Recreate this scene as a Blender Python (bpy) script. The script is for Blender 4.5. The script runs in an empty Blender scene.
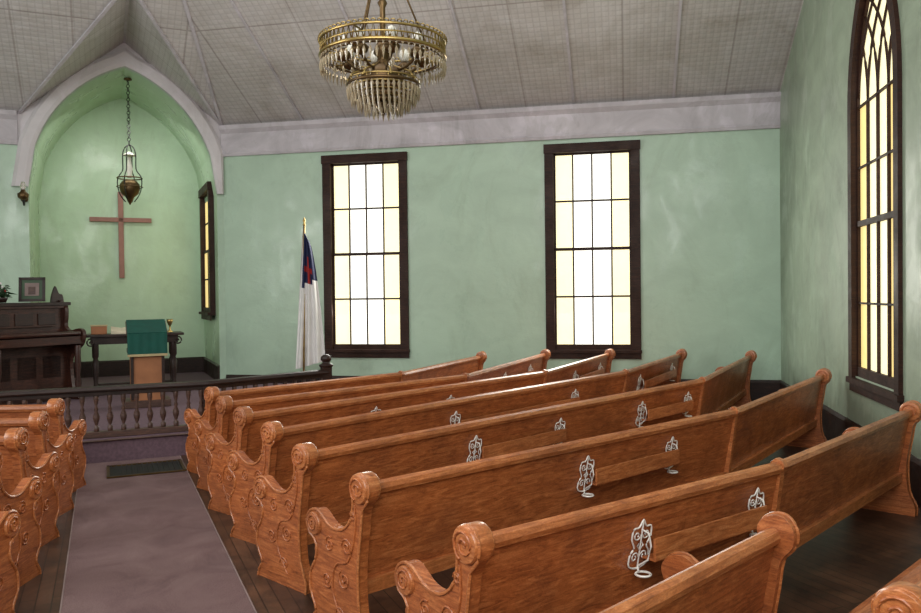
import bpy, math, random
from mathutils import Vector, Matrix
random.seed(7)
F=794.0; CX=460.5; H=1.85
V=Vector
def hor(px): return 294-0.012*(px-460)
def gp(px,y,h=0.0):
    z=(H-h)*F/(y-hor(px)); return ((px-CX)/F*z, z)
sc=bpy.context.scene
sc.view_settings.view_transform='Standard'
# ------------------------------------------------------------------ materials
def newmat(name):
    m=bpy.data.materials.new(name); m.use_nodes=True
    nt=m.node_tree; b=nt.nodes['Principled BSDF']; return m,nt,b
def noise(nt,scale,detail=4,dist=0,vec=None,rough=.5):
    n=nt.nodes.new('ShaderNodeTexNoise'); n.inputs['Scale'].default_value=scale
    n.inputs['Detail'].default_value=detail; n.inputs['Distortion'].default_value=dist
    n.inputs['Roughness'].default_value=rough
    if vec is not None: nt.links.new(vec,n.inputs['Vector'])
    return n
def ramp(nt,fac,stops):
    r=nt.nodes.new('ShaderNodeValToRGB'); e=r.color_ramp.elements
    while len(e)<len(stops): e.new(.5)
    for i,(p,c) in enumerate(stops):
        e[i].position=p; e[i].color=(*c,1)
    nt.links.new(fac,r.inputs['Fac']); return r
def coords(nt,kind='UV',scale=(1,1,1)):
    t=nt.nodes.new('ShaderNodeTexCoord'); mp=nt.nodes.new('ShaderNodeMapping')
    mp.inputs['Scale'].default_value=scale; nt.links.new(t.outputs[kind],mp.inputs['Vector'])
    return mp.outputs['Vector']
def mul(nt,a,b_,fac=1.0,mode='MULTIPLY'):
    mx=nt.nodes.new('ShaderNodeMix'); mx.data_type='RGBA'; mx.blend_type=mode; mx.inputs[0].default_value=fac
    nt.links.new(a,mx.inputs[6]); nt.links.new(b_,mx.inputs[7]); return mx.outputs[2]
def bump(nt,b,h,strength=.2,dist=.01):
    n=nt.nodes.new('ShaderNodeBump'); n.inputs['Strength'].default_value=strength
    n.inputs['Distance'].default_value=dist
    nt.links.new(h,n.inputs['Height']); nt.links.new(n.outputs['Normal'],b.inputs['Normal'])
def wood(name,c1,c2,c3,sc_=(1.6,12,1),rough=.28,coat=.5,scale=3.0,wear=.8,spec=.5):
    m,nt,b=newmat(name)
    v=coords(nt,'UV',sc_)
    n=noise(nt,scale,8,1.6,v,.62)
    r=ramp(nt,n.outputs['Fac'],[(.30,c1),(.5,c2),(.68,c3)])
    v2=coords(nt,'Object',(1,1,1)); n2=noise(nt,1.7,8,.8,v2,.68)
    r2=ramp(nt,n2.outputs['Fac'],[(.3,(.50,.46,.44)),(.5,(.88,.86,.84)),(.68,(1.12,1.10,1.08))])
    n4=noise(nt,30,4,2.6,coords(nt,'UV',(1,1.9,1)),.6)
    r4=ramp(nt,n4.outputs['Fac'],[(.36,(.70,.66,.62)),(.58,(1.08,1.08,1.08))])
    n5=noise(nt,9,6,.3,coords(nt,'UV',(.5,9,1)),.75)
    r5=ramp(nt,n5.outputs['Fac'],[(.60,(1,1,1)),(.72,(1.35,1.32,1.28))])
    o=mul(nt,r.outputs[0],r2.outputs[0],wear); o=mul(nt,o,r4.outputs[0],.75); o=mul(nt,o,r5.outputs[0],.6)
    nt.links.new(o,b.inputs['Base Color'])
    rr=ramp(nt,n2.outputs['Fac'],[(.3,(min(1,rough*1.6),)*3),(.7,(rough*.85,)*3)]); nt.links.new(rr.outputs[0],b.inputs['Roughness'])
    b.inputs['Coat Weight'].default_value=coat; b.inputs['Coat Roughness'].default_value=.25
    b.inputs['Specular IOR Level'].default_value=spec
    bump(nt,b,n.outputs['Fac'],.10,.004)
    return m
def plain(name,c,rough=.5,metal=0,var=.15,scale=6):
    m,nt,b=newmat(name)
    n=noise(nt,scale,4,0,coords(nt,'Object'))
    r=ramp(nt,n.outputs['Fac'],[(.3,tuple(x*(1-var) for x in c)),(.7,tuple(min(1,x*(1+var)) for x in c))])
    nt.links.new(r.outputs[0],b.inputs['Base Color'])
    b.inputs['Roughness'].default_value=rough; b.inputs['Metallic'].default_value=metal
    return m
def wallmat(name,c,rough=.35,var=.1,stain=.85,patch=1.06):
    m,nt,b=newmat(name)
    v=coords(nt,'Object',(1,1,1.3))
    n=noise(nt,1.1,9,1.2,v,.66); n3=noise(nt,7,6,.2,v,.6)
    r=ramp(nt,n.outputs['Fac'],[(.32,tuple(x*(1-var) for x in c)),(.66,tuple(min(1,x*(1+var)) for x in c))])
    n5=noise(nt,.55,8,2.0,coords(nt,'Object',(1,1,.55)),.7)
    r5=ramp(nt,n5.outputs['Fac'],[(.28,(stain,stain*.99,stain*.96)),(.46,(1,1,1))])
    n6=noise(nt,1.6,7,.4,coords(nt,'Object',(1.4,1.4,.8)),.6)
    r6=ramp(nt,n6.outputs['Fac'],[(.56,(1,1,1)),(.60,(patch,patch*.99,patch*1.01))])
    o=mul(nt,r.outputs[0],r5.outputs[0]); o=mul(nt,o,r6.outputs[0])
    nt.links.new(o,b.inputs['Base Color'])
    rr=ramp(nt,n6.outputs['Fac'],[(.45,(rough*1.4,)*3),(.62,(rough*.8,)*3)]); nt.links.new(rr.outputs[0],b.inputs['Roughness'])
    bump(nt,b,n3.outputs['Fac'],.18,.02)
    return m
def emis(name,c,s):
    m,nt,b=newmat(name)
    n=noise(nt,22,5,1.0,coords(nt,'Object'))
    r=ramp(nt,n.outputs['Fac'],[(.3,tuple(x*.86 for x in c)),(.7,c)])
    nt.links.new(r.outputs[0],b.inputs['Base Color']); nt.links.new(r.outputs[0],b.inputs['Emission Color'])
    b.inputs['Emission Strength'].default_value=s; b.inputs['Roughness'].default_value=.3
    return m
PEW=wood('pew_oak_varnish',(.21,.052,.014),(.41,.120,.034),(.58,.205,.068),rough=.38,coat=.28)
PEWT=wood('pew_rail_varnish',(.27,.076,.022),(.47,.155,.048),(.63,.26,.10),rough=.32,coat=.4)
DARK=wood('dark_walnut',(.008,.003,.002),(.022,.008,.006),(.04,.016,.010),rough=.42,coat=.2,spec=.35)
ORG=wood('organ_walnut',(.018,.006,.004),(.045,.014,.008),(.08,.026,.015),rough=.4,coat=.2,spec=.35)
TRIM=wood('window_trim_dark',(.013,.004,.003),(.030,.010,.005),(.055,.020,.010),rough=.5,coat=.05,spec=.25)
RAILW=wood('rail_brown',(.04,.017,.012),(.075,.034,.024),(.125,.058,.038),rough=.45,coat=.15)
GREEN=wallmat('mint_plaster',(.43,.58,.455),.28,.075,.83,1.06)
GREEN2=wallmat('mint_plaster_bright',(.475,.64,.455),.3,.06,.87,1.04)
GREEN3=wallmat('mint_plaster_shaded_weathered',(.295,.37,.275),.38,.18,.62,1.14)  # mint with the right wall's shade put into the base colour, plus stains
LILAC=wallmat('cornice_plaster',(.52,.49,.53),.6,.17,.64,1.1)
ARCHM=wallmat('arch_plaster',(.66,.63,.655),.6,.07,.82)
BRASS=plain('aged_brass',(.42,.30,.11),.32,.9,.3)
DBRASS=plain('dark_bronze',(.13,.08,.035),.4,.8,.3)
SILV=plain('nickel_filigree',(.80,.77,.73),.45,.1,.08)
BLACK=plain('black_iron',(.012,.012,.012),.5,.2)
CROSS=plain('cross_mahogany',(.33,.15,.12),.5)
WHITE=plain('white_cloth',(.78,.77,.76),.8,0,.05)
BLUE=plain('flag_blue',(.012,.018,.07),.8)
RED=plain('flag_red',(.35,.02,.02),.8)
GREENC=plain('green_parament',(.0,.065,.048),.8)
TAN=plain('tan_fringe',(.42,.33,.18),.8)
PAPER=plain('paper',(.62,.55,.42),.8)
CEDGE=plain('carpet_binding',(.24,.18,.17),.9)
BLINE=plain('basket_brown',(.30,.12,.05),.7)
LEAF=plain('leaf_green',(.02,.06,.02),.5)
PURP=plain('carpet_mauve_step',(.125,.075,.095),.95,0,.2,30)
GL=emis('glass_frosted',(1,.985,.88),1.3)
GLA=emis('glass_amber',(1,.89,.53),1.12)
GLG=emis('glass_golden',(1.0,.76,.30),.85)
GLW=emis('glass_pale_gold',(1.0,.90,.55),1.05)
CRY,nt,b=newmat('crystal'); b.inputs['Base Color'].default_value=(.55,.45,.31,1); b.inputs['Roughness'].default_value=.06
b.inputs['Transmission Weight'].default_value=.45; b.inputs['Specular IOR Level'].default_value=.9
GLASSY,nt,b=newmat('lamp_chimney'); b.inputs['Base Color'].default_value=(.9,.88,.8,1); b.inputs['Roughness'].default_value=.08
b.inputs['Transmission Weight'].default_value=.8
OPAL=plain('opal_glass',(.8,.78,.7),.2,0,.03)
# carpet
CARP,nt,b=newmat('aisle_carpet_mauve')
v=coords(nt,'Object'); n=noise(nt,160,3,0,v); n2=noise(nt,2.2,8,.8,v,.65)
r=ramp(nt,n2.outputs['Fac'],[(.3,(.130,.074,.074)),(.5,(.185,.112,.111)),(.7,(.225,.145,.14))])
r2=ramp(nt,n.outputs['Fac'],[(.35,(.6,.6,.6)),(.65,(1.2,1.2,1.2))])
nt.links.new(mul(nt,r.outputs[0],r2.outputs[0]),b.inputs['Base Color'])
b.inputs['Roughness'].default_value=.95; bump(nt,b,n.outputs['Fac'],.4,.01)
# floor boards
FLOOR,nt,b=newmat('floor_boards_dark')
v=coords(nt,'Object',(1,1,1))
vr=nt.nodes['Mapping']; vr.inputs['Rotation'].default_value=(0,0,math.radians(66))
br=nt.nodes.new('ShaderNodeTexBrick'); nt.links.new(v,br.inputs['Vector'])
br.inputs['Scale'].default_value=1; br.inputs['Brick Width'].default_value=2.2; br.inputs['Row Height'].default_value=.09
br.inputs['Mortar Size'].default_value=.004; br.inputs['Color1'].default_value=(.075,.038,.022,1); br.inputs['Color2'].default_value=(.045,.022,.014,1); br.inputs['Mortar'].default_value=(.01,.006,.004,1)
n=noise(nt,3,8,.8,v,.65); r=ramp(nt,n.outputs['Fac'],[(.35,(.45,.45,.45)),(.7,(1.9,1.75,1.6))])
nt.links.new(mul(nt,br.outputs['Color'],r.outputs[0]),b.inputs['Base Color'])
b.inputs['Roughness'].default_value=.42
# ceiling stamped panels
CEIL,nt,b=newmat('ceiling_stamped_panels')
v=coords(nt,'UV')
br=nt.nodes.new('ShaderNodeTexBrick'); nt.links.new(v,br.inputs['Vector']); br.offset=0
br.inputs['Scale'].default_value=1; br.inputs['Brick Width'].default_value=.10; br.inputs['Row Height'].default_value=.10
br.inputs['Mortar Size'].default_value=.016; br.inputs['Mortar Smooth'].default_value=1
br.inputs['Color1'].default_value=(.62,.60,.60,1); br.inputs['Color2'].default_value=(.57,.55,.55,1); br.inputs['Mortar'].default_value=(.50,.48,.48,1)
n=noise(nt,.8,9,1.2,v,.68); r=ramp(nt,n.outputs['Fac'],[(.3,(.68,.63,.58)),(.42,(.88,.86,.84)),(.62,(1.04,1.03,1.04))])
br2=nt.nodes.new('ShaderNodeTexBrick'); nt.links.new(v,br2.inputs['Vector']); br2.offset=0
br2.inputs['Scale'].default_value=1; br2.inputs['Brick Width'].default_value=.81; br2.inputs['Row Height'].default_value=2.4
br2.inputs['Mortar Size'].default_value=.016; br2.inputs['Mortar Smooth'].default_value=.3
br2.inputs['Color1'].default_value=(1,1,1,1); br2.inputs['Color2'].default_value=(.92,.92,.92,1); br2.inputs['Mortar'].default_value=(.72,.69,.68,1)
vo=nt.nodes.new('ShaderNodeTexVoronoi'); vo.inputs['Scale'].default_value=10; vo.inputs['Randomness'].default_value=0; nt.links.new(v,vo.inputs['Vector'])
o=mul(nt,br.outputs['Color'],r.outputs[0]); o=mul(nt,o,br2.outputs['Color'])
nt.links.new(o,b.inputs['Base Color'])
b.inputs['Roughness'].default_value=.55; bump(nt,b,vo.outputs['Distance'],.45,.02)

# ------------------------------------------------------------------ builder
class B:
    def __init__(s): s.v=[];s.f=[];s.m=[];s.uv=[];s.sm=[];s.mats=[];s.M=Matrix.Identity(4)
    def mi(s,m):
        if m not in s.mats: s.mats.append(m)
        return s.mats.index(m)
    def add(s,vs,fs,mat,uvs=None,smooth=False):
        o=len(s.v); k=s.mi(mat)
        W=[s.M@V(p) for p in vs]; s.v+=W
        for i,f in enumerate(fs):
            s.f.append([o+a for a in f]); s.m.append(k); s.sm.append(smooth)
            if uvs: s.uv.append(uvs[i])
            else:
                P=[W[a] for a in f]
                nn=V((0,0,0))
                for a in range(len(P)):
                    p,q=P[a],P[(a+1)%len(P)]; nn+=p.cross(q)
                if nn.length<1e-12: nn=V((0,0,1))
                nn.normalize()
                if abs(nn.z)>.8: s.uv.append([(p.x,p.y) for p in P])
                else:
                    t=V((-nn.y,nn.x,0)).normalized(); s.uv.append([(p.dot(t),p.z) for p in P])
    def box(s,c,d,mat,R=None):
        x,y,z=[a/2 for a in d]; vs=[V((a*x,b_*y,g*z)) for a in(-1,1) for b_ in(-1,1) for g in(-1,1)]
        if R is not None: vs=[R@p for p in vs]
        vs=[p+V(c) for p in vs]
        s.add(vs,[(0,1,3,2),(4,6,7,5),(0,4,5,1),(2,3,7,6),(0,2,6,4),(1,5,7,3)],mat)
    def tube(s,pts,r,mat,seg=6,closed=False):
        pts=[V(p) for p in pts]; n=len(pts); vs=[]
        for i,p in enumerate(pts):
            if closed: t=pts[(i+1)%n]-pts[i-1]
            else: t=pts[min(i+1,n-1)]-pts[max(i-1,0)]
            if t.length<1e-9: t=V((0,0,1))
            t.normalize(); a=V((0,0,1)) if abs(t.z)<.9 else V((1,0,0))
            u=t.cross(a).normalized(); w=t.cross(u)
            rr=r[i] if isinstance(r,(list,tuple)) else r
            for k in range(seg):
                an=2*math.pi*k/seg; vs.append(p+(u*math.cos(an)+w*math.sin(an))*rr)
        fs=[]
        for i in range(n if closed else n-1):
            j=(i+1)%n
            for k in range(seg): fs.append((i*seg+k,i*seg+(k+1)%seg,j*seg+(k+1)%seg,j*seg+k))
        if not closed: fs+= [tuple(range(seg))[::-1], tuple((n-1)*seg+k for k in range(seg))]
        s.add(vs,fs,mat,smooth=True)
    def lathe(s,prof,c,mat,seg=16,axis=None):
        c=V(c); vs=[];fs=[];n=len(prof)
        for (r,z) in prof:
            for k in range(seg):
                a=2*math.pi*k/seg; p=V((r*math.cos(a),r*math.sin(a),z))
                if axis is not None: p=axis@p
                vs.append(c+p)
        for i in range(n-1):
            for k in range(seg): fs.append((i*seg+k,i*seg+(k+1)%seg,(i+1)*seg+(k+1)%seg,(i+1)*seg+k))
        fs.append(tuple(range(seg))[::-1]); fs.append(tuple((n-1)*seg+k for k in range(seg)))
        s.add(vs,fs,mat,smooth=True)
    def ring(s,c,R,r,mat,seg=32,ts=6,ax=None):
        c=V(c); pts=[]
        for k in range(seg):
            a=2*math.pi*k/seg; p=V((R*math.cos(a),R*math.sin(a),0))
            if ax is not None: p=ax@p
            pts.append(c+p)
        s.tube(pts,r,mat,ts,True)
    def slab(s,outline,th,mat,f):
        n=len(outline); vs=[f(a,b_,-th/2) for a,b_ in outline]+[f(a,b_,th/2) for a,b_ in outline]
        fs=[tuple(range(n))[::-1],tuple(range(n,2*n))]+[(i,(i+1)%n,n+(i+1)%n,n+i) for i in range(n)]
        s.add(vs,fs,mat)
    def sweep(s,poly,prof,mat,sgn=1,closed=True,caps=True,smooth=False):
        P=[V((p[0],p[1],0)) for p in poly]; n=len(P); k=len(prof); vs=[]; L=[0]
        for i in range(1,n): L.append(L[-1]+(P[i]-P[i-1]).length)
        for i in range(n):
            d0=(P[i]-P[i-1]).normalized() if i>0 else None
            d1=(P[i+1]-P[i]).normalized() if i<n-1 else None
            a=d0 or d1; c=d1 or d0
            na=V((-a.y,a.x,0)); nb=V((-c.y,c.x,0)); mm=(na+nb); mm=mm/mm.length; mm=mm/max(.3,mm.dot(na))
            for (o,z) in prof: vs.append(P[i]+mm*(o*sgn)+V((0,0,z)))
        pl=[0]
        for j in range(k): pl.append(pl[-1]+math.dist(prof[j],prof[(j+1)%k]))
        fs=[];uv=[]
        for i in range(n-1):
            for j in range(k if closed else k-1):
                j2=(j+1)%k
                fs.append((i*k+j,i*k+j2,(i+1)*k+j2,(i+1)*k+j))
                uv.append([(L[i],pl[j]),(L[i],pl[j+1]),(L[i+1],pl[j+1]),(L[i+1],pl[j])])
        if closed and caps:
            fs.append(tuple(range(k))); uv.append([(o,z) for o,z in prof])
            fs.append(tuple((n-1)*k+j for j in range(k))[::-1]); uv.append([(o,z) for o,z in prof][::-1])
        s.add(vs,fs,mat,uv,smooth)
    def done(s,name,bevel=0,recalc=True):
        me=bpy.data.meshes.new(name)
        xs=[p.x for p in s.v]; ys=[p.y for p in s.v]; zs=[p.z for p in s.v]
        o=V(((min(xs)+max(xs))/2,(min(ys)+max(ys))/2,min(zs)))
        me.from_pydata([p-o for p in s.v],[],s.f)
        for m in s.mats: me.materials.append(m)
        for i,p in enumerate(me.polygons): p.material_index=s.m[i]; p.use_smooth=s.sm[i]
        ul=me.uv_layers.new(name='UVMap'); li=0
        for i,p in enumerate(me.polygons):
            for q in s.uv[i]: ul.data[li].uv=q; li+=1
        if recalc:
            import bmesh
            bm=bmesh.new(); bm.from_mesh(me); bmesh.ops.recalc_face_normals(bm,faces=bm.faces); bm.to_mesh(me); bm.free()
        ob=bpy.data.objects.new(name,me); ob.location=o; sc.collection.objects.link(ob)
        if bevel:
            md=ob.modifiers.new('bev','BEVEL'); md.width=bevel; md.segments=2; md.limit_method='ANGLE'; md.angle_limit=math.radians(50)
        return ob
def catmull(pts,n=4,closed=False):
    out=[];N=len(pts)
    for i in range(N if closed else N-1):
        g=lambda j: pts[j%N] if closed else pts[max(0,min(N-1,j))]
        p0,p1,p2,p3=g(i-1),g(i),g(i+1),g(i+2)
        for k in range(n):
            t=k/n
            out.append(tuple(.5*(2*b_+(c-a)*t+(2*a-5*b_+4*c-d)*t*t+(-a+3*b_-3*c+d)*t**3) for a,b_,c,d in zip(p0,p1,p2,p3)))
    if not closed: out.append(tuple(pts[-1]))
    return out

# ------------------------------------------------------------------ plan geometry
bb=math.radians(11.83); aa=math.radians(24.2)
P0=V((-4.38,14.8,0)); Wd=V((math.cos(bb),-math.sin(bb),0)); Wn=V((-math.sin(bb),-math.cos(bb),0))
P1=P0+Wd*9.75
Ad=V((-math.cos(aa),-math.sin(aa),0)); An=V((math.sin(aa),-math.cos(aa),0))
PT=P0+Ad*4.0
EH=5.0; CB=4.45; SL=.47; RH=EH+SL*8
DEP=16.0
PB1=P1+Wn*DEP
dl=DEP-(PT-P0).dot(Wn); PBL=PT+Wn*dl
def wt(px,base,d):
    k=(px-CX)/F; return (k*base.y-base.x)/(d.x-k*d.y)

def strip_wall(name,base,d,length,topf,openings,mat,mat2=None,split=None,extra=[]):
    br=set([0,length]+list(extra))
    for t0,t1,bo,tf in openings:
        n=1 if not callable(tf) else 24
        for i in range(n+1): br.add(t0+(t1-t0)*i/n)
    br=sorted(br); w=B()
    def q(t0,t1,a0,a1,c0,c1,m):
        if c0-a0<1e-4 and c1-a1<1e-4: return
        vs=[base+d*t0+V((0,0,a0)),base+d*t1+V((0,0,a1)),base+d*t1+V((0,0,c1)),base+d*t0+V((0,0,c0))]
        w.add(vs,[(0,1,2,3)],m)
    def col(t0,t1,a0,a1):
        c0,c1=topf(t0),topf(t1)
        if mat2 is None: q(t0,t1,a0,a1,c0,c1,mat)
        else:
            s0,s1=max(a0,split),max(a1,split); s0=min(s0,c0); s1=min(s1,c1)
            q(t0,t1,a0,a1,s0,s1,mat); q(t0,t1,s0,s1,c0,c1,mat2)
    for t0,t1 in zip(br[:-1],br[1:]):
        if t1-t0<1e-6: continue
        tm=(t0+t1)/2; op=[o for o in openings if o[0]<tm<o[1]]
        if not op: col(t0,t1,0,0)
        else:
            o=op[0]; f=o[3] if callable(o[3]) else (lambda t,c=o[3]:c)
            if o[2]>0: q(t0,t1,0,0,o[2],o[2],mat)
            col(t0,t1,f(t0),f(t1))
    return w.done(name,recalc=False)

win=[(wt(325,P0,Wd),wt(409,P0,Wd)),(wt(546,P0,Wd),wt(641,P0,Wd))]
WB,WT=.83,4.37
strip_wall('wall_windows',P0,Wd,9.75,lambda t:EH,[(a+.06,b_-.06,WB+.05,WT-.06) for a,b_ in win],GREEN)
gw0=wt(852,P1,Wn); gw1=wt(903,P1,Wn); GB=.86; GS=3.80; gc=(gw0+gw1)/2; gwid=(gw1-gw0)/2
def gothic(hw,spring,rise):
    c=(rise*rise-hw*hw)/(2*hw); r=hw+c
    return lambda x: spring+math.sqrt(max(0,r*r-(abs(x)+c)**2))
go=gothic(gwid-.06,GS,1.50)
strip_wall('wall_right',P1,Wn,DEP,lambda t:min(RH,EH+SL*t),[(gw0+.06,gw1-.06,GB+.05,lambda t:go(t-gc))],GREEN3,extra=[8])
AC=1.66; AW=1.54; ASP=3.75; ARI=2.19
ar=gothic(AW,ASP,ARI); APK=6.38
def atop(t):
    x=abs(t-AC); return EH if x>=AC else EH+(APK-EH)*(1-x/AC)
strip_wall('wall_chancel_arch',P0,Ad,4.0,atop,[(AC-AW,AC+AW,0,lambda t:ar(t-AC))],GREEN,ARCHM,CB,extra=[2*AC])
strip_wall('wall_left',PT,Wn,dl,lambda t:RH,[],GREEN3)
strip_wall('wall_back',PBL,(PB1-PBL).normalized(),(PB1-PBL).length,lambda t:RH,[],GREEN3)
CD=2.4; Bk=-An
up=V((0,0,1))
w=B(); N=28; pts=[(AC-AW,0)]+[(AC-AW+2*AW*i/N,ar(-AW+2*AW*i/N)) for i in range(N+1)]+[(AC+AW,0)]
vs=[]
for t,h in pts: vs+=[P0+Ad*t+V((0,0,h)),P0+Ad*t+Bk*CD+V((0,0,h))]
w.add(vs,[(2*i,2*i+1,2*i+3,2*i+2) for i in range(len(pts)-1)],GREEN2)
w.done('wall_chancel_sides',recalc=False)
w=B(); vs=[P0+Ad*t+Bk*CD+V((0,0,h)) for t,h in pts]; w.add(vs,[tuple(range(len(vs)))],GREEN2); w.done('wall_chancel_back',recalc=False)
w=B(); bw=.25; inn=[(t-AC,h) for t,h in pts[1:-1]]; vs=[];fs=[]
outl=[]
for i,(x,h) in enumerate(inn):
    c=(ARI**2-AW**2)/(2*AW); sx=1 if x>=0 else -1
    if abs(x)<1e-6: outl.append((x,h+bw*1.35)); continue
    dx,dh=x+sx*c,h-ASP; l=math.hypot(dx,dh); outl.append((x+bw*dx/l,h+bw*dh/l))
for (x,h),(xo,ho) in zip(inn,outl):
    xo=max(-AC,min(4-AC,xo))
    for (a,z,o) in((x,h,-.10),(x,h,.07),((x*.75+xo*.25),(h*.75+ho*.25),.10),((x*.25+xo*.75),(h*.25+ho*.75),.10),(xo,ho,.05),(xo,ho,0)):
        vs.append(P0+Ad*(AC+a)+An*o+V((0,0,z)))
k=6
for i in range(len(inn)-1):
    for j in range(k-1): fs.append((i*k+j,i*k+j+1,(i+1)*k+j+1,(i+1)*k+j))
w.add(vs,fs,ARCHM); w.done('trim_chancel_arch')
w=B(); fl=[P0,P1,PB1,PBL,PT]; w.add([p.copy() for p in fl],[tuple(range(5))],FLOOR); w.done('floor',recalc=False)
# ceiling
def addpoly(w,ps,u,org):
    nn=(ps[1]-ps[0]).cross(ps[2]-ps[0]).normalized(); vdir=nn.cross(u).normalized()
    w.add(ps,[tuple(range(len(ps)))],CEIL,[[((p-org).dot(u),(p-org).dot(vdir)) for p in ps]])
hd=(Wn+An).normalized(); R0=P0+hd*(8/hd.dot(Wn))+up*RH; R1=P1+Wn*8+up*RH
RE=P0+Ad*AC+An*((APK-EH)/SL)+up*APK
BL=PT+Wn*(8/Wn.dot(An))+up*RH
w=B()
addpoly(w,[P0+up*EH,P1+up*EH,R1,R0],Wd,P0+up*EH)
PL=P0+Ad*(2*AC)+up*EH
addpoly(w,[P0+up*EH,R0,RE],Ad,P0+up*EH)
addpoly(w,[RE,R0,BL,PT+up*EH,PL],Ad,P0+up*EH)
AP=P0+Ad*AC+up*APK
addpoly(w,[P0+up*EH,RE,AP],An,P0+up*EH)
addpoly(w,[PL,AP,RE],An,P0+up*EH)
addpoly(w,[R1,PB1+up*RH,PBL+up*RH,BL,R0],Wd,P0)
w.done('ceiling',recalc=False)
w=B()
def bat(a,b_,wd=.04,th=.025):
    a=V(a);b_=V(b_);d=(b_-a); L=d.length; d.normalize(); s_=d.cross(up).normalized(); n_=s_.cross(d)
    R=Matrix((d,s_,n_)).transposed(); w.box((a+b_)/2-n_*th/2*(1 if n_.z>0 else -1),(L,wd,th),LILAC,R)
for i in range(1,6):
    a=P0+Wd*(i*1.62)+up*EH
    bat(a,a+Wn*7.9+up*(7.9*SL))
bat(P0+up*EH,R0,.05); bat(P0+up*EH,RE,.05); bat(PL,RE,.05); bat(AP,RE,.04); bat(RE,RE+An*4.5+up*4.5*SL,.04)
w.done('trim_ceiling_battens')
cp=[(0,CB),(.05,CB),(.07,CB+.05),(.05,CB+.09),(.07,EH-.14),(.13,EH-.07),(.15,EH-.0),(.02,EH)]
w=B(); w.sweep([P1,P0],cp,LILAC,1); w.done('trim_cornice_windows')
w=B(); w.sweep([P0+Ad*(2*AC+.02),PT],cp,LILAC,1); w.done('trim_cornice_chancel')
bp=[(0,0),(.03,0),(.03,.36),(.015,.40),(0,.40)]
w=B(); w.sweep([P1,P0],bp,DARK,1); w.done('baseboard_windows')
w=B(); w.sweep([P1+Wn*DEP,P1],bp,DARK,1); w.done('baseboard_right')
w=B(); bp2=[(0,.26),(.03,.26),(.03,.55),(0,.58)]
ca=P0+Ad*(AC-AW);cb=P0+Ad*(AC+AW)
w.sweep([ca,ca+Bk*CD,cb+Bk*CD,cb],bp2,DARK,1); w.done('baseboard_chancel')

# ------------------------------------------------------------------ windows
def sash_window(name,base,d,n,t0,t1,z0,z1,out=.05,cols=(.25,.5,.75),inset=.09,fw=.15,allg=False):
    w=B()
    R=Matrix((d,n,up)).transposed()
    def bx(a0,a1,b0,b1,n0,n1,m):
        w.box(base+d*((a0+a1)/2)+n*((n0+n1)/2)+up*((b0+b1)/2),(abs(a1-a0),abs(n1-n0),abs(b1-b0)),m,R)
    bx(t0,t0+fw,z0,z1-fw,-inset,out,TRIM); bx(t1-fw,t1,z0,z1-fw,-inset,out,TRIM)
    bx(t0-.01,t1+.01,z1-fw,z1,-inset,out+.02,TRIM)
    bx(t0-.01,t1+.01,z0,z0+.05,-inset,out+.05,TRIM); bx(t0,t1,z0-.10,z0,0,out,TRIM)
    bx(t0+fw,t1-fw,z0+.05,z0+.14,-inset,0.0,TRIM)
    i0,i1=t0+fw,t1-fw; j0,j1=z0+.14,z1-fw; mid=(j0+j1)/2
    sw=.03
    for (a,b_,off) in((j0,mid,-.03),(mid,j1,-.055)):
        bx(i0,i0+sw,a,b_,off-.03,off,TRIM); bx(i1-sw,i1,a,b_,off-.03,off,TRIM)
        bx(i0,i1,b_-sw,b_+ (0.02 if b_==mid else 0),off-.03,off,TRIM)
        ms=[i0+(i1-i0)*c for c in cols]
        for x in ms: bx(x-.013,x+.013,a,b_,off-.03,off-.005,TRIM)
        bx(i0,i1,(a+b_)/2-.015,(a+b_)/2+.015,off-.03,off-.006,TRIM)
        es=[i0]+ms+[i1]
        for i in range(len(es)-1):
            g=GLG if allg else (GLA if (i==0 or i==len(es)-2) else GL)
            w.add([base+d*x+n*(off-.02)+up*z for x,z in((es[i],a),(es[i+1],a),(es[i+1],b_),(es[i],b_))],[(0,1,2,3)],g)
    return w.done(name,recalc=False)
for i,(a,b_) in enumerate(win): sash_window('window_%d'%(i+1),P0,Wd,Wn,a,b_,WB,WT)
sash_window('window_4',ca+Ad*.08,Bk,Ad,.45,2.0,1.50,4.05,.02,cols=(.5,),inset=.075,allg=True)

w=B(); R=Matrix((Wn,-Wd,up)).transposed(); nin=-Wd
def gpnt(t,z,o): return P1+Wn*(gc+t)+nin*o+up*z
def gband(hw_o,r_o,hw_i,r_i,z0,o0,o1,mat,zs=GS):
    go_,gi_=gothic(hw_o,zs,r_o),gothic(hw_i,zs,r_i); N=24
    A=[(-hw_o,z0)]+[(-hw_o*math.cos(math.pi*i/N),go_(-hw_o*math.cos(math.pi*i/N))) for i in range(N+1)]+[(hw_o,z0)]
    C=[(-hw_i,z0)]+[(-hw_i*math.cos(math.pi*i/N),gi_(-hw_i*math.cos(math.pi*i/N))) for i in range(N+1)]+[(hw_i,z0)]
    vs=[]
    for (a,b_) in zip(A,C): vs+=[gpnt(a[0],a[1],o0),gpnt(a[0],a[1],o1),gpnt(b_[0],b_[1],o1),gpnt(b_[0],b_[1],o0)]
    fs=[]
    for i in range(len(A)-1):
        for j in range(4): fs.append((4*i+j,4*i+(j+1)%4,4*i+4+(j+1)%4,4*i+4+j))
    w.add(vs,fs,mat)
gband(gwid,1.56,gwid-.13,1.35,GB,-.08,.04,TRIM)
gband(gwid-.13,1.35,gwid-.16,1.30,GB+.1,-.08,-.02,TRIM)
w.box(gpnt(0,GB+.0,0.0),(2*gwid+.06,.12,.06),TRIM,R); w.box(gpnt(0,GB-.07,.01),(2*gwid,.04,.10),TRIM,R)
w.box(gpnt(0,GB+.08,-.04),(2*gwid-.3,.06,.14),TRIM,R)
w.box(gpnt(0,2.55,-.04),(2*gwid-.3,.06,.06),TRIM,R)
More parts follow.
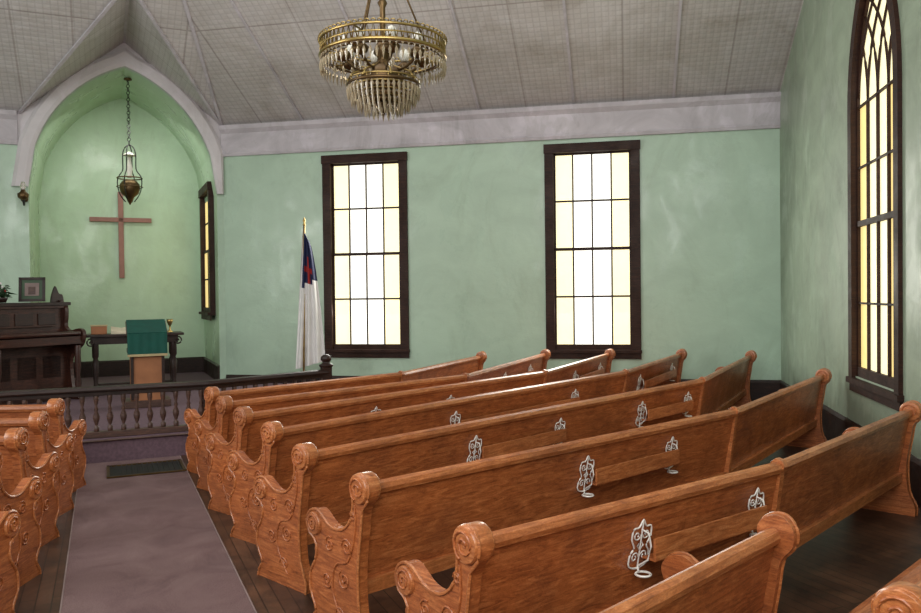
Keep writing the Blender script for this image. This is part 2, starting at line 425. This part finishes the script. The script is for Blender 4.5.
hwi=gwid-.16; gi=gothic(hwi,GS,1.30); N=24
GN=[(-hwi*math.cos(math.pi*i/N),gi(-hwi*math.cos(math.pi*i/N))) for i in range(N+1)]
w.add([gpnt(a,z,-.05) for a,z in GN],[tuple(range(len(GN)))],GLW)
ed=[-hwi,-hwi*.5,0,hwi*.5,hwi]
for i in range(4):
    for (z0,z1) in((GB+.1,2.55),(2.55,GS)):
        w.add([gpnt(ed[i],z0,-.05),gpnt(ed[i+1],z0,-.05),gpnt(ed[i+1],z1,-.05),gpnt(ed[i],z1,-.05)],[(0,1,2,3)],GLW if i in(1,2) else GLG)
for x in(-hwi*.5,0,hwi*.5):
    w.box(gpnt(x,(GB+.1+GS)/2,-.035),(.026,.03,GS-GB-.1),TRIM,R)
for z in(1.70,3.15,GS): w.box(gpnt(0,z,-.035),(2*hwi,.025,.022),TRIM,R)
for sx in(-1,1):
    for x0 in(0,-hwi*.5*sx,-hwi*sx,hwi*.5*sx):
        pp=[]
        for i in range(15):
            ang=i/14*math.radians(66); r=2.3*hwi
            xx=x0+sx*(r-r*math.cos(ang)); zz=GS+r*math.sin(ang)*.85
            if abs(xx)<hwi and zz<gi(xx): pp.append(gpnt(xx,zz,-.035))
        if len(pp)>2: w.tube(pp,.014,TRIM,5)
w.done('window_3',recalc=False)

# ------------------------------------------------------------------ chancel platform, carpet
RA=V((-3.83,9.2,0)); rd=-Ad
F0=RA-rd*2.45; F1=RA+rd*.84; F2=V((-1.84,10.8,0))
w=B()
fo=An*.16
pl=[F0+fo,F1+fo,F2+V((.13,-.1,0)),P0+Wd*2.35+Wn*.03,P0+hd*.04,PT+An*.03+Wn*.03,PT+Wn*3.4]
pl=[V((p.x,p.y,0)) for p in pl]
n=len(pl); vs=pl+[p+up*.258 for p in pl]
w.add(vs,[tuple(range(n,2*n))]+[(i,(i+1)%n,n+(i+1)%n,n+i) for i in range(n)],PURP)
w.sweep([pl[0],pl[1],pl[2]],[(0,.235),(-.025,.24),(-.03,.25),(-.025,.258),(0,.258)],RAILW,1)
w.done('floor_platform')
w=B(); c4=[ca,cb,cb+Bk*CD,ca+Bk*CD]; w.add([p+up*.258 for p in c4],[(0,1,2,3)],PURP)
w.done('floor_chancel')
a=V((-2.37,4.68,0)); ax=V((-math.sin(aa),math.cos(aa),0)); px_=V((math.cos(aa),math.sin(aa),0))
w=B(); L0=a-ax*6.0; L1=a+ax*4.50; wd=1.05; L0=L0-px_*.04; L1=L1-px_*.01
w.box((L0+L1)/2+px_*(wd/2)+up*.006,((L1-L0).length,wd,.012),CARP,Matrix((ax,-px_,up)).transposed())
for o in(.004,wd-.004): w.box((L0+L1)/2+px_*o+up*.008,((L1-L0).length,.008,.014),CEDGE,Matrix((ax,-px_,up)).transposed())
w.done('aisle_carpet')
w=B(); vc=V((*gp(143,471),0)); Rv=Matrix((px_,ax,up)).transposed()
w.box(vc+up*.016,(.74,.58,.008),BLACK,Rv)
for i in range(14): w.box(vc+px_*(-.34+.052*i)+up*.024,(.012,.56,.01),BLACK,Rv)
for s_ in(-1,1):
    w.box(vc+px_*(.37*s_)+up*.024,(.03,.60,.014),DBRASS,Rv); w.box(vc+ax*(.29*s_)+up*.024,(.76,.03,.014),DBRASS,Rv)
w.done('floor_vent_grille')

# altar rail
w=B()
poly=[F0,F1,F2]
w.sweep(poly,[(-.07,.79),(-.075,.81),(-.05,.84),(0,.85),(.05,.84),(.075,.81),(.07,.79)],DARK,1)
w.sweep(poly,[(-.035,.74),(-.035,.79),(.035,.79),(.035,.74)],DARK,1)
w.sweep(poly,[(-.05,.262),(-.05,.33),(.05,.33),(.05,.262)],RAILW,1)
bpf=[(.03,.33),(.03,.38),(.014,.40),(.034,.46),(.040,.50),(.018,.56),(.026,.58),(.014,.62),(.028,.68),(.03,.70),(.03,.75)]
for A_,C_ in((F0,F1),(F1,F2)):
    L=(C_-A_).length; nb=int(L/.14)
    for i in range(nb):
        p=A_+(C_-A_)*((i+.5)/nb); w.lathe(bpf,p,RAILW,8)
w.box(F1+up*.53,(.10,.10,.52),DARK,Matrix.Rotation(aa,3,'Z'))
p=F2
w.box(p+up*.58,(.13,.13,.636),DARK,Matrix.Rotation(aa,3,'Z'))
w.lathe([(.09,.88),(.10,.91),(.06,.93),(.05,.95),(.075,.98),(.07,1.02),(.03,1.05)],p,DARK,14)
w.done('altar_rail',.004)

# ------------------------------------------------------------------ pews
END=[(-.03,.0),(-.03,.08),(.02,.2),(.03,.42),(.0,.62),(-.02,.74),(-.065,.80),(-.078,.86),(-.05,.915),(0,.93),(.055,.905),(.078,.86),(.065,.80),(.07,.73),(.11,.65),(.19,.60),(.29,.60),(.36,.635),(.42,.665),(.49,.65),(.53,.595),(.51,.53),(.455,.50),(.43,.44),(.455,.37),(.50,.30),(.50,.2),(.45,.11),(.49,.04),(.50,0)]
ENDC=catmull(END,3)
def spiral(c,r0,r1,turns,ph,n=26,flip=1):
    return [(c[0]+(r0+(r1-r0)*i/n)*math.cos(ph+flip*2*math.pi*turns*i/n),c[1]+(r0+(r1-r0)*i/n)*math.sin(ph+flip*2*math.pi*turns*i/n)) for i in range(n+1)]
def pew_end(w,p,d,nrm,side,fancy=True,th=.06):
    f=lambda a,b_,c: p+nrm*a+d*c+up*b_
    w.slab(ENDC,th,PEW,f)
    o=side*(th/2+.002)
    w.tube([f(a,b_,o) for a,b_ in ENDC],.009,PEWT,5)
    if fancy:
        Rx=Matrix((nrm,up,d*1.0)).transposed()
        w.lathe([(.074,-th/2-.02),(.079,-th/2-.010),(.079,th/2+.010),(.074,th/2+.02)],f(0,.855,0),PEWT,20,Rx)
        w.lathe([(.062,-th/2-.016),(.066,-th/2-.008),(.066,th/2+.008),(.062,th/2+.016)],f(.45,.585,0),PEWT,18,Rx)
        for sd in(-1,1):
            o1=sd*(th/2+.022)
            w.tube([f(a,b_,o1) for a,b_ in spiral((0,.855),.066,.010,1.8,-1.2,flip=1)],.007,PEW,5)
            o2=sd*(th/2+.018)
            w.tube([f(a,b_,o2) for a,b_ in spiral((.45,.585),.055,.01,1.7,3.6,flip=-1)],.006,PEW,5)
        for c,r,ph,fl in(((.13,.52),.05,0,1),((.30,.50),.045,2,-1),((.16,.34),.055,1,-1),((.33,.30),.05,3,1),((.2,.14),.045,0,1),((.07,.70),.026,0,1)):
            w.tube([f(a,b_,o) for a,b_ in spiral(c,r,.008,1.6,ph,18,fl)],.006,PEW,5)
        w.tube([f(a,b_,o) for a,b_ in catmull([(.05,.76),(.05,.62),(.12,.45),(.24,.40),(.27,.25),(.16,.08)],5)],.007,PEW,5)
BACK=[(0,.83),(.03,.83),(.125,.44),(.125,.29),(.10,.29)]
CAP=[(-.016,.815),(-.024,.84),(-.016,.866),(.01,.878),(.036,.866),(.044,.84),(.036,.815)]
LOW=[(.06,.27),(.06,.345),(.10,.345),(.12,.27)]
SEAT=[(.10,.40),(.10,.44),(.30,.425),(.47,.445),(.505,.435),(.51,.415),(.49,.40)]
def pew(pts,sgn,racks=(),name='church_pew',fr=True):
    w=B(); P=[V((p[0],p[1],0)) for p in pts]
    w.sweep(P,BACK,PEW,sgn); w.sweep(P,CAP,PEWT,sgn); w.sweep(P,LOW,PEWT,sgn); w.sweep(P,SEAT,PEW,sgn)
    def nr(d): return V((-d.y,d.x,0))*sgn
    d0=(P[1]-P[0]).normalized(); pew_end(w,P[0],d0,nr(d0),-1)
    d1=(P[-1]-P[-2]).normalized(); pew_end(w,P[-1],d1,nr(d1),1,fr,.06 if fr else .035)
    for i in range(1,len(P)-1):
        d=((P[i+1]-P[i]).normalized()+(P[i]-P[i-1]).normalized()).normalized(); nn=nr(d)
        f=lambda a,b_,c: P[i]+nn*a+d*c+up*b_
        w.slab([(-.012,.82),(-.035,.85),(-.02,.885),(.02,.895),(.05,.87),(.05,.82),(.14,.46),(.46,.46),(.49,.42),(.42,.36),(.42,.0),(.10,.0),(.06,.3)],.045,PEWT,f)
    for (x0,x1) in racks:
        pp=[]
        for px in(x0,x1):
            k=(px-CX)/F; best=None
            for i in range(len(P)-1):
                dd=P[i+1]-P[i]; den=dd.x-k*dd.y
                if abs(den)<1e-6: continue
                t=(k*P[i].y-P[i].x)/den
                if -.01<=t<=1.01: best=P[i]+dd*t; break
            pp.append(best)
        if None in pp: continue
        d=(pp[1]-pp[0]).normalized(); nn=nr(d); c=(pp[0]+pp[1])/2; L=(pp[1]-pp[0]).length
        f=lambda a,b_,s_: c+nn*a+d*s_+up*b_
        Rr=Matrix((d,nn,up)).transposed()
        w.box(f(-.055,.625,0),(L-.02,.014,.105),PEWT,Rr); w.box(f(-.02,.572,0),(L-.02,.08,.010),PEW,Rr)
        for sd in(-1,1):
            s0=sd*L/2
            g=lambda a,b_,o=0.0: c+nn*((.83-b_)/.54*.10-.010-o)+d*(s0+a)+up*b_
            pl_=[(-.065,.535),(-.068,.59),(-.045,.625),(-.068,.67),(-.062,.72),(-.025,.725),(0,.76),(.025,.725),(.062,.72),(.068,.67),(.045,.625),(.068,.59),(.065,.535),(.0,.515)]
            w.tube([g(a,b_,.004) for a,b_ in catmull(pl_,3,True)],.0050,SILV,5,True)
            for q in(-1,1):
                for cz_,r_,t_ in((.685,.026,1),(.575,.026,-1)):
                    w.tube([g(q*(.032)+a*q,b_,.004) for a,b_ in spiral((0,cz_),r_,.006,1.2,3.14,14,t_)],.0042,SILV,4)
                w.tube([g(0,.655,.004),g(q*.02,.63,.004),g(0,.605,.004)],.0042,SILV,4)
            w.tube([g(0,.75,.004),g(0,.52,.004)],.0045,SILV,5)
            w.tube([g(0,.71),g(0,.70,.045),g(0,.64,.068),g(0,.57,.06),g(0,.53,.01)],.0055,SILV,5)
            w.ring(g(0,.495,.045),.036,.0065,SILV,18,5); w.tube([g(0,.53,.005),g(0,.50,.015)],.006,SILV,5)
    return w.done(name,.003)
pews=[
 ([(.04,3.16),(1.81,4.5),(3.66,6.45)],[(642,757)]),
 ([(-.505,4.09),(2.26,6.54),(4.20,9.2)],[(587,672)]),
 ([(-.98,4.93),(2.70,8.85),(4.42,12.1)],[(475,560),(642,688)]),
 ([(-1.39,5.8),(2.05,9.85),(3.50,12.6)],[(455,575),(640,672)]),
 ([(-1.82,6.6),(1.05,9.9),(2.40,12.8)],[(375,450),(575,600)]),
 ([(-2.20,7.35),(.06,9.6),(1.37,12.9)],[(505,530)]),
 ([(-2.55,8.1),(-.75,9.97),(.32,12.6)],[]),
]
for p,r in pews: pew(p,1,r)
pew([(-.2,1.76),(1.29,3.25)],1,[],fr=False)
pew([(1.36,2.44),(3.08,4.1)],1,[])
for x,y,an in((-3.74,7.30,-91),(-3.46,6.48,-91),(-3.18,5.65,-90),(-2.89,4.82,-89),(-2.58,3.98,-88),(-2.25,3.15,-87)):
    an=math.radians(an); d=(math.sin(an),math.cos(an)); L=3.8
    pew([(x,y),(x+d[0]*L,y+d[1]*L)],-1,[])

# ------------------------------------------------------------------ cross
w=B(); bc=P0+Bk*(CD-.05); tc=wt(122.5,bc,Ad); pc=bc+Ad*tc
Rc=Matrix((Ad,An,up)).transposed(); zc=pc.y
ztop=H+(hor(121)-192)*zc/F; zbot=H+(hor(121)-278)*zc/F; zarm=H+(hor(121)-220)*zc/F; aw=57*zc/F
w.box(pc+up*((ztop+zbot)/2),(.10,.06,ztop-zbot),CROSS,Rc); w.box(pc+up*zarm+An*.002,(aw,.056,.09),CROSS,Rc)
w.done('wooden_wall_cross',.006)

# ------------------------------------------------------------------ hanging lamp
w=B(); vb=P0+Bk*.6; tl=wt(132,vb,Ad); pl_=vb+Ad*tl
def zh(px,y,z): return H+(hor(px)-y)*z/F
z=pl_.y; ztp=ar(tl-AC)-.01; zr=zh(129,145,z); zb=zh(129,207,z)
n=int((ztp-zr)/.06)
for i in range(n):
    zz=zr+(ztp-zr)*(i+.5)/n; ax_=Matrix.Rotation(math.radians(90),3,'X') if i%2 else Matrix.Rotation(math.radians(90),3,'Y')
    w.ring(pl_+up*zz,.030,.008,BLACK,8,4,ax_)
w.lathe([(.02,0),(.07,-.01),(.07,-.04),(.02,-.05)],pl_+up*ztp,DBRASS,12)
hh=zr-zb
for an in(0,math.pi/2):
    for s_ in(-1,1):
        dr=V((math.cos(an),math.sin(an),0))*s_
        w.tube([pl_+dr*r_+up*(zr-hh*q) for r_,q in catmull([(0,0),(.08,.05),(.12,.16),(.12,.32),(.13,.42),(.21,.52),(.225,.64),(.18,.80),(.08,.92)],3)],.011,BLACK,5)
w.ring(pl_+up*(zr-hh*.54),.215,.012,DBRASS,24,5); w.ring(pl_+up*(zr-hh*.68),.225,.008,DBRASS,24,5)
w.lathe([(.03,0),(.10,-.05),(.11,-.07),(.02,-.03)],pl_+up*(zr-hh*.12),OPAL,14)
w.lathe([(.03,0),(.035,-.12),(.055,-.22),(.04,-.34),(.045,-.38)],pl_+up*(zr-hh*.2),OPAL,14)
w.lathe([(.04,.04),(.12,.02),(.17,-.04),(.18,-.12),(.15,-.22),(.08,-.28),(.05,-.33),(.02,-.40),(.01,-.42)],pl_+up*(zr-hh*.60),DBRASS,18)
w.done('hanging_oil_lamp')

for t in(AC+AW+.06,):
    w=B(); p=P0+Ad*t+An*.02; zz=3.55
    w.lathe([(.06,-.02),(.06,.02)],p+up*zz,DBRASS,12,Matrix.Rotation(math.radians(90),3,'X'))
    w.tube([p+up*zz,p+An*.12+up*(zz-.12),p+An*.24+up*(zz-.05)],.015,BLACK,6)
    c=p+An*.24+up*(zz-.05)
    w.lathe([(.03,0),(.08,.04),(.09,.10),(.04,.14),(.035,.17)],c,DBRASS,12); w.lathe([(.03,.17),(.05,.22),(.03,.28),(.028,.30)],c,GLASSY,10)
    w.done('wall_bracket_lamp')

# ------------------------------------------------------------------ chandelier
w=B(); cz=5.6; cc=V(((386.5-CX)/F*cz,cz,0)); Zr=3.565; Rr_=.435
def prism(p,L,r=.011):
    p=V(p); vs=[p]+[p+V((r*math.cos(a),r*math.sin(a),-L*.3)) for a in(0,1.57,3.14,4.71)]+[p+V((0,0,-L))]
    w.add(vs,[(0,1,2),(0,2,3),(0,3,4),(0,4,1),(5,2,1),(5,3,2),(5,4,3),(5,1,4)],CRY)
GHh=.05
for z_,r_ in((GHh,.010),(0,.006),(-GHh,.014)): w.ring(cc+up*(Zr+z_),Rr_,r_,BRASS,48,5)
w.ring(cc+up*(Zr-GHh-.012),Rr_-.03,.009,DBRASS,48,5)
for i in range(64):
    a=2*math.pi*i/64; e=V((math.cos(a),math.sin(a),0)); a2=a+math.pi/64; e2=V((math.cos(a2),math.sin(a2),0)); a3=a+math.pi/32; e3=V((math.cos(a3),math.sin(a3),0))
    w.tube([cc+e*Rr_+up*(Zr-GHh),cc+e2*Rr_+up*(Zr+GHh),cc+e3*Rr_+up*(Zr-GHh)],.005,BRASS,4)
    w.ring(cc+e2*Rr_+up*(Zr+GHh+.013),.015,.0045,BRASS,8,4,Matrix.Rotation(math.radians(90),3,'X'))
    prism(cc+e*Rr_+up*(Zr-GHh-.01),.028,.009); prism(cc+e*Rr_+up*(Zr-GHh-.04),.095,.0115)
Z2=3.32
for R2,zz,L in((.25,Z2,.10),(.225,Z2-.045,.10),(.18,Z2-.085,.10),(.13,Z2-.115,.10),(.07,Z2-.135,.10)):
    w.ring(cc+up*zz,R2,.011,DBRASS,36,5); w.ring(cc+up*(zz+.03),R2,.006,BRASS,36,5)
    nn_=int(R2*170)
    for i in range(nn_):
        a=2*math.pi*i/nn_; e=V((math.cos(a),math.sin(a),0)); prism(cc+e*R2+up*(zz-.01),L,.0115)
        if i%2: w.tube([cc+e*R2+up*zz,cc+e*R2+up*(zz+.03)],.004,BRASS,4)
w.lathe([(.01,-.44),(.03,-.43),(.02,-.40),(.05,-.38),(.10,-.33),(.06,-.30),(.12,-.26),(.16,-.20),(.12,-.14),(.05,-.10),(.04,-.05),(.07,-.02),(.05,.04),(.02,.08),(.02,.3),(.035,.33),(.018,.36),(.014,.8)],cc+up*Zr,DBRASS,20)
ceil_z=EH+SL*((cc-P0).dot(Wn)) if (cc-P0).dot(Wn)<8 else RH
w.tube([cc+up*(Zr+.7),cc+up*ceil_z],.012,DBRASS,8)
w.lathe([(.02,-.12),(.09,-.06),(.14,-.0)],cc+up*ceil_z,DBRASS,18)
for i in range(8):
    a=2*math.pi*i/8+.3; e=V((math.cos(a),math.sin(a),0))
    w.tube([cc+e*r_+up*(Zr+q) for r_,q in catmull([(.05,-.10),(.14,-.15),(.22,-.12),(.28,-.06)],4)],.012,DBRASS,6)
    c=cc+e*.28+up*(Zr-.07)
    w.lathe([(.012,-.03),(.05,-.01),(.06,.02),(.03,.05),(.022,.06)],c,DBRASS,12)
    w.lathe([(.018,.06),(.032,.075),(.040,.105),(.030,.14),(.010,.155)],c,OPAL,12)
    w.tube([cc+e*.28+up*(Zr-.05),cc+e*Rr_+up*(Zr-GHh)],.008,BRASS,5)
    w.tube([cc+e*r_+up*q for r_,q in((.25,Z2+.02),(.22,Z2+.07),(.10,Z2+.12),(.04,Z2+.16))],.008,BRASS,5)
    for r_ in(.10,.16,.22,.28,.34): prism(cc+e*r_+up*(Zr-.12),.09,.010)
for i in range(3):
    a=2*math.pi*i/3+.15; e=V((math.cos(a),math.sin(a),0))
    w.tube([cc+e*Rr_*.7+up*(Zr+GHh),cc+e*.16+up*(Zr+.40),cc+e*.03+up*(Zr+.80)],.007,DBRASS,5)
    w.tube([cc+e*Rr_*.7+up*(Zr+GHh),cc+e*Rr_+up*(Zr+GHh)],.007,BRASS,5)
w.done('crystal_chandelier')

# ------------------------------------------------------------------ flag
w=B(); fz=13.3; fp=V(((302.5-CX)/F*fz,fz,0)); ft=zh(305,219,fz)
lean=V((.05,0,0))
w.tube([fp+up*.28,fp+lean+up*(ft-.12)],.018,BRASS,8)
w.lathe([(.13,.262),(.14,.29),(.06,.32),(.03,.38),(.02,.42)],fp,DBRASS,16)
w.lathe([(.012,-.12),(.03,-.10),(.012,-.07),(.028,-.03),(.004,.03)],fp+lean+up*ft,BRASS,10)
top=ft-.16; bot=.62; NU,NV=30,24; vs=[];fs={WHITE:[],BLUE:[],RED:[]}
for j in range(NV+1):
    v_=j/NV; wdt=.10+.42*v_**.75; amp=.02+.05*v_
    for i in range(NU+1):
        u_=i/NU; x=-.12*v_-.02+u_*wdt; y=-.03+amp*math.sin(u_*21+v_*1.3)+.02*math.sin(u_*7)
        zz=top+(bot-top)*v_*(1-.06*u_)-(.22*u_*(1-v_))
        vs.append(fp+lean*(1-v_)+V((x,y,zz)))
for j in range(NV):
    for i in range(NU):
        u_=i/NU; v_=j/NV; k=j*(NU+1)+i; f=(k,k+1,k+NU+2,k+NU+1)
        m=BLUE if (v_+.10*u_<.40 and u_>.08) else WHITE
        if m is BLUE and (.16<v_<.36 and .38<u_-v_*.2<.52 or .22<v_<.27 and .2<u_<.75): m=RED
        fs[m].append(f)
for m in fs: w.add(vs,fs[m],m,smooth=True)
w.done('christian_flag_on_pole',recalc=False)

# ------------------------------------------------------------------ communion table
w=B(); tz=13.3; tcn=V(((134-CX)/F*tz,tz,0)); Rt=Matrix((rd,ax,up)).transposed()
def T(a,b_,c): return tcn+rd*a+ax*b_+up*c
th=1.26
w.box(T(0,0,th-.02),(1.52,.62,.04),DARK,Rt); w.box(T(0,0,th-.10),(1.34,.50,.12),DARK,Rt)
for sx in(-1,1):
    for sy in(-1,1):
        w.lathe([(.05,.262),(.035,.32),(.05,.36),(.03,.45),(.045,.62),(.055,.78),(.03,.86),(.05,.9),(.05,th-.05)],T(sx*.60,sy*.2,0),DARK,12)
    w.box(T(sx*.60,0,.42),(.05,.4,.05),DARK,Rt)
    w.tube([T(sx*a,-.27,b_) for a,b_ in spiral((.66,th-.13),.07,.015,1.3,1.5,16,-1)],.014,DARK,6)
w.box(T(0,0,.42),(1.2,.05,.05),DARK,Rt)
w.done('communion_table',.005)
w=B()
w.box(T(-.54,.0,th+.066),(.24,.2,.13),BLINE,Rt); w.box(T(-.54,.0,th+.14),(.26,.22,.02),TAN,Rt); w.done('wooden_offering_box',.008)
w=B()
for s_ in(-1,1): w.add([T(-.20,-.14,th+.02),T(-.20+s_*.16,-.14,th+.05),T(-.20+s_*.16,.14,th+.12),T(-.20,.14,th+.09),T(-.20,-.14,th+.002),T(-.20+s_*.16,-.14,th+.002),T(-.20+s_*.16,.14,th+.002),T(-.20,.14,th+.002)],[(0,1,2,3),(4,5,1,0),(5,6,2,1),(6,7,3,2),(4,7,6,5)],PAPER)
w.done('open_bible')
w=B(); w.lathe([(.05,0),(.055,.01),(.015,.04),(.012,.10),(.03,.13),(.05,.18),(.055,.22)],T(.56,0,th+.001),BRASS,14); w.done('brass_goblet')

# pulpit with green parament
w=B(); qz=11.7; q=V(((146-CX)/F*qz,qz,0))
def Q(a,b_,c): return q+rd*a+ax*b_+up*c
w.box(Q(0,0,.312),(.62,.50,.10),RAILW,Rt); w.box(Q(0,0,.70),(.46,.38,.70),BLINE,Rt); w.box(Q(0,0,1.08),(.54,.44,.06),RAILW,Rt)
for s_ in(-1,1): w.box(Q(s_*.21,-.195,.70),(.04,.03,.66),DARK,Rt)
sl=Matrix.Rotation(math.radians(22),3,Rt@V((1,0,0)))
w.box(Q(0,0,1.40),(.56,.46,.04),RAILW,sl@Rt); w.box(Q(0,0,1.22),(.44,.34,.30),RAILW,Rt)
w.box(Q(0,-.0,1.43),(.54,.48,.015),GREENC,sl@Rt)
vs=[];fs=[];n=24
for j in range(5):
    for i in range(n+1):
        vs.append(Q(-.27+.54*i/n,-.235-.006*math.sin(i*1.2)-.01*j*.3,1.335-(.30)*j/4))
for j in range(4):
    for i in range(n): k=j*(n+1)+i; fs.append((k,k+1,k+n+2,k+n+1))
w.add(vs,fs,GREENC,smooth=True); w.box(Q(0,-.245,1.02),(.54,.02,.035),TAN,Rt)
w.done('pulpit',.004)

# ------------------------------------------------------------------ reed organ
w=B(); oc=V((-6.68,12.1,0)); fx=V((.86,-.51,0)).normalized(); sx_=V((-fx.y,fx.x,0))
Ro=Matrix((fx,sx_,up)).transposed()
ZS=1.18
def O(a,b_,c): return oc+fx*a+sx_*b_+up*(c*ZS+.262)
w.box(O(-.12,0,.40),(.42,1.36,.80*ZS),ORG,Ro)
w.box(O(.14,0,.80),(.66,1.40,.12),ORG,Ro)
w.box(O(.30,0,.89),(.36,1.30,.05),ORG,Ro)
w.tube([O(.48,-.62,.89),O(.48,.62,.89)],.03,ORG,10)
w.box(O(-.16,0,1.05),(.30,1.40,.42*ZS),ORG,Ro)
w.box(O(-.14,0,1.28),(.40,1.52,.05),DARK,Ro); w.box(O(-.14,0,1.24),(.35,1.46,.04),ORG,Ro)
w.box(O(.02,0,1.08),(.03,1.0,.24),ORG,Ro)
for q in(-.36,0,.36): w.box(O(.04,q,1.08),(.02,.28,.18),DARK,Ro)
for s_ in(-1,1):
    f=lambda a,b_,c,s_=s_: O(a,s_*.69+c,b_)
    w.slab(catmull([(-.32,0.0),(-.32,1.26),(.02,1.26),(.06,1.12),(.04,.98),(.16,.92),(.40,.95),(.50,.90),(.47,.76),(.36,.68),(.20,.60),(.16,.40),(.22,.12),(.34,.04),(.34,0)],3),.06,ORG,f)
    w.tube([O(a,s_*.725,b_) for a,b_ in spiral((.42,.86),.06,.015,1.5,0,16,1)],.012,DARK,5)
    w.lathe([(.05,.0),(.03,.08),(.05,.2),(.03,.34),(.05,.48),(.045,.62),(.05,.80)],O(.42,s_*.62,.05),ORG,10)
    w.slab(catmull([(0,0),(.02,.10),(.08,.12),(.14,.22),(.2,.1),(.22,0)],3),.03,DARK,lambda a,b_,c,s_=s_: O(-.14+c,s_*.76-s_*a,1.30+b_))
w.box(O(.05,0,.45),(.04,1.2,.5),ORG,Ro); w.box(O(.20,-.25,.12),(.26,.24,.03),BLACK,Ro); w.box(O(.20,.25,.12),(.26,.24,.03),BLACK,Ro)
for q in(-.4,0,.4): w.box(O(.08,q,.45),(.02,.3,.34),DARK,Ro)
w.done('reed_organ',.005)
topo=1.304
pf=O(-.10,.22,topo)+up*.20; Rf=Matrix((V((.95,.30,0)).normalized(),V((-.30,.95,0)).normalized(),up)).transposed()@Matrix.Rotation(math.radians(-8),3,'X')
w=B()
for s_ in(-1,1): w.box(pf+Rf@V((s_*.165,0,0)),(.04,.025,.38),DARK,Rf); w.box(pf+Rf@V((0,0,s_*.17)),(.36,.025,.04),DARK,Rf)
w.box(pf+Rf@V((0,.008,0)),(.32,.008,.32),LEAF,Rf); w.box(pf+Rf@V((0,0,.0)),(.20,.012,.2),CEDGE,Rf); w.box(pf+Rf@V((0,-.004,-.02)),(.10,.012,.12),RAILW,Rf)
w.add([pf+Rf@V(a) for a in((-.02,.01,.1),(.02,.01,.1),(.02,.10,-.17),(-.02,.10,-.17))],[(0,1,2,3)],DARK)
w.done('framed_picture')
w=B(); pp=O(-.14,-.22,topo)
w.lathe([(.05,0),(.07,.05),(.08,.08),(.06,.08)],pp,DARK,14)
for i in range(44):
    a=random.uniform(0,6.28); r=random.uniform(.04,.22); h=random.uniform(.10,.28)
    e=V((math.cos(a),math.sin(a),0)); s_=V((-e.y,e.x,0))*.026
    m_=pp+e*r*.6+up*(h); tp=pp+e*r*1.1+up*(h-.03)
    w.tube([pp+up*.07,m_],.004,LEAF,4); w.add([pp+e*r*.35+up*(h-.02),m_+s_,tp,m_-s_],[(0,1,2,3)],LEAF)
    if i%8==0: w.lathe([(.005,-.02),(.022,0),(.005,.02)],m_+up*.02,RED if i%16 else WHITE,8)
w.done('potted_flowers',recalc=False)

# ------------------------------------------------------------------ lights
def area(name,loc,target,sx,sy,e,c=(1,1,1)):
    l=bpy.data.lights.new(name,'AREA'); l.shape='RECTANGLE'; l.size=sx; l.size_y=sy; l.energy=e; l.color=c
    o=bpy.data.objects.new(name,l); o.location=loc
    o.rotation_euler=(V(target)-V(loc)).to_track_quat('-Z','Y').to_euler(); sc.collection.objects.link(o); return o
area('daylight_back',(-1,-0.8,4.6),(.5,9,2.2),6,4,440,(1,.985,.96))
area('daylight_left',(-8.6,4.0,3.4),(1,8,2.6),5,3.2,320,(1,.985,.96))
area('overhead_fill',(-1.0,6.0,7.6),(-.6,9,0),7,5,190,(1,.985,.97))  # added fill hung under the closed ceiling to even out the room
area('chancel_light',tuple(P0+Ad*1.6+Bk*.5+up*5.0),tuple(P0+Ad*1.7+Bk*2.3+up*1.5),1.6,.5,20,(1,1,.92))
for i,(a_,b_) in enumerate(win):
    c=P0+Wd*((a_+b_)/2)+Wn*.3+up*2.6
    area('window_glow_%d'%i,tuple(c),tuple(c+Wn*5-up*1.6),1.2,3,110,(1,.98,.92))
wd_=bpy.data.worlds.new('world'); sc.world=wd_; wd_.use_nodes=True
bg=wd_.node_tree.nodes['Background']; bg.inputs[0].default_value=(.8,.88,1,1); bg.inputs[1].default_value=.6
# ------------------------------------------------------------------ camera
cam=bpy.data.cameras.new('camera'); co=bpy.data.objects.new('camera',cam); sc.collection.objects.link(co)
cam.lens=F/921*36; cam.sensor_width=36; cam.clip_end=100; cam.clip_start=.05
co.matrix_world=Matrix.Translation((0,0,H))@Matrix.Rotation(math.radians(90-.9),4,'X')@Matrix.Rotation(-.012,4,'Z')
sc.camera=co
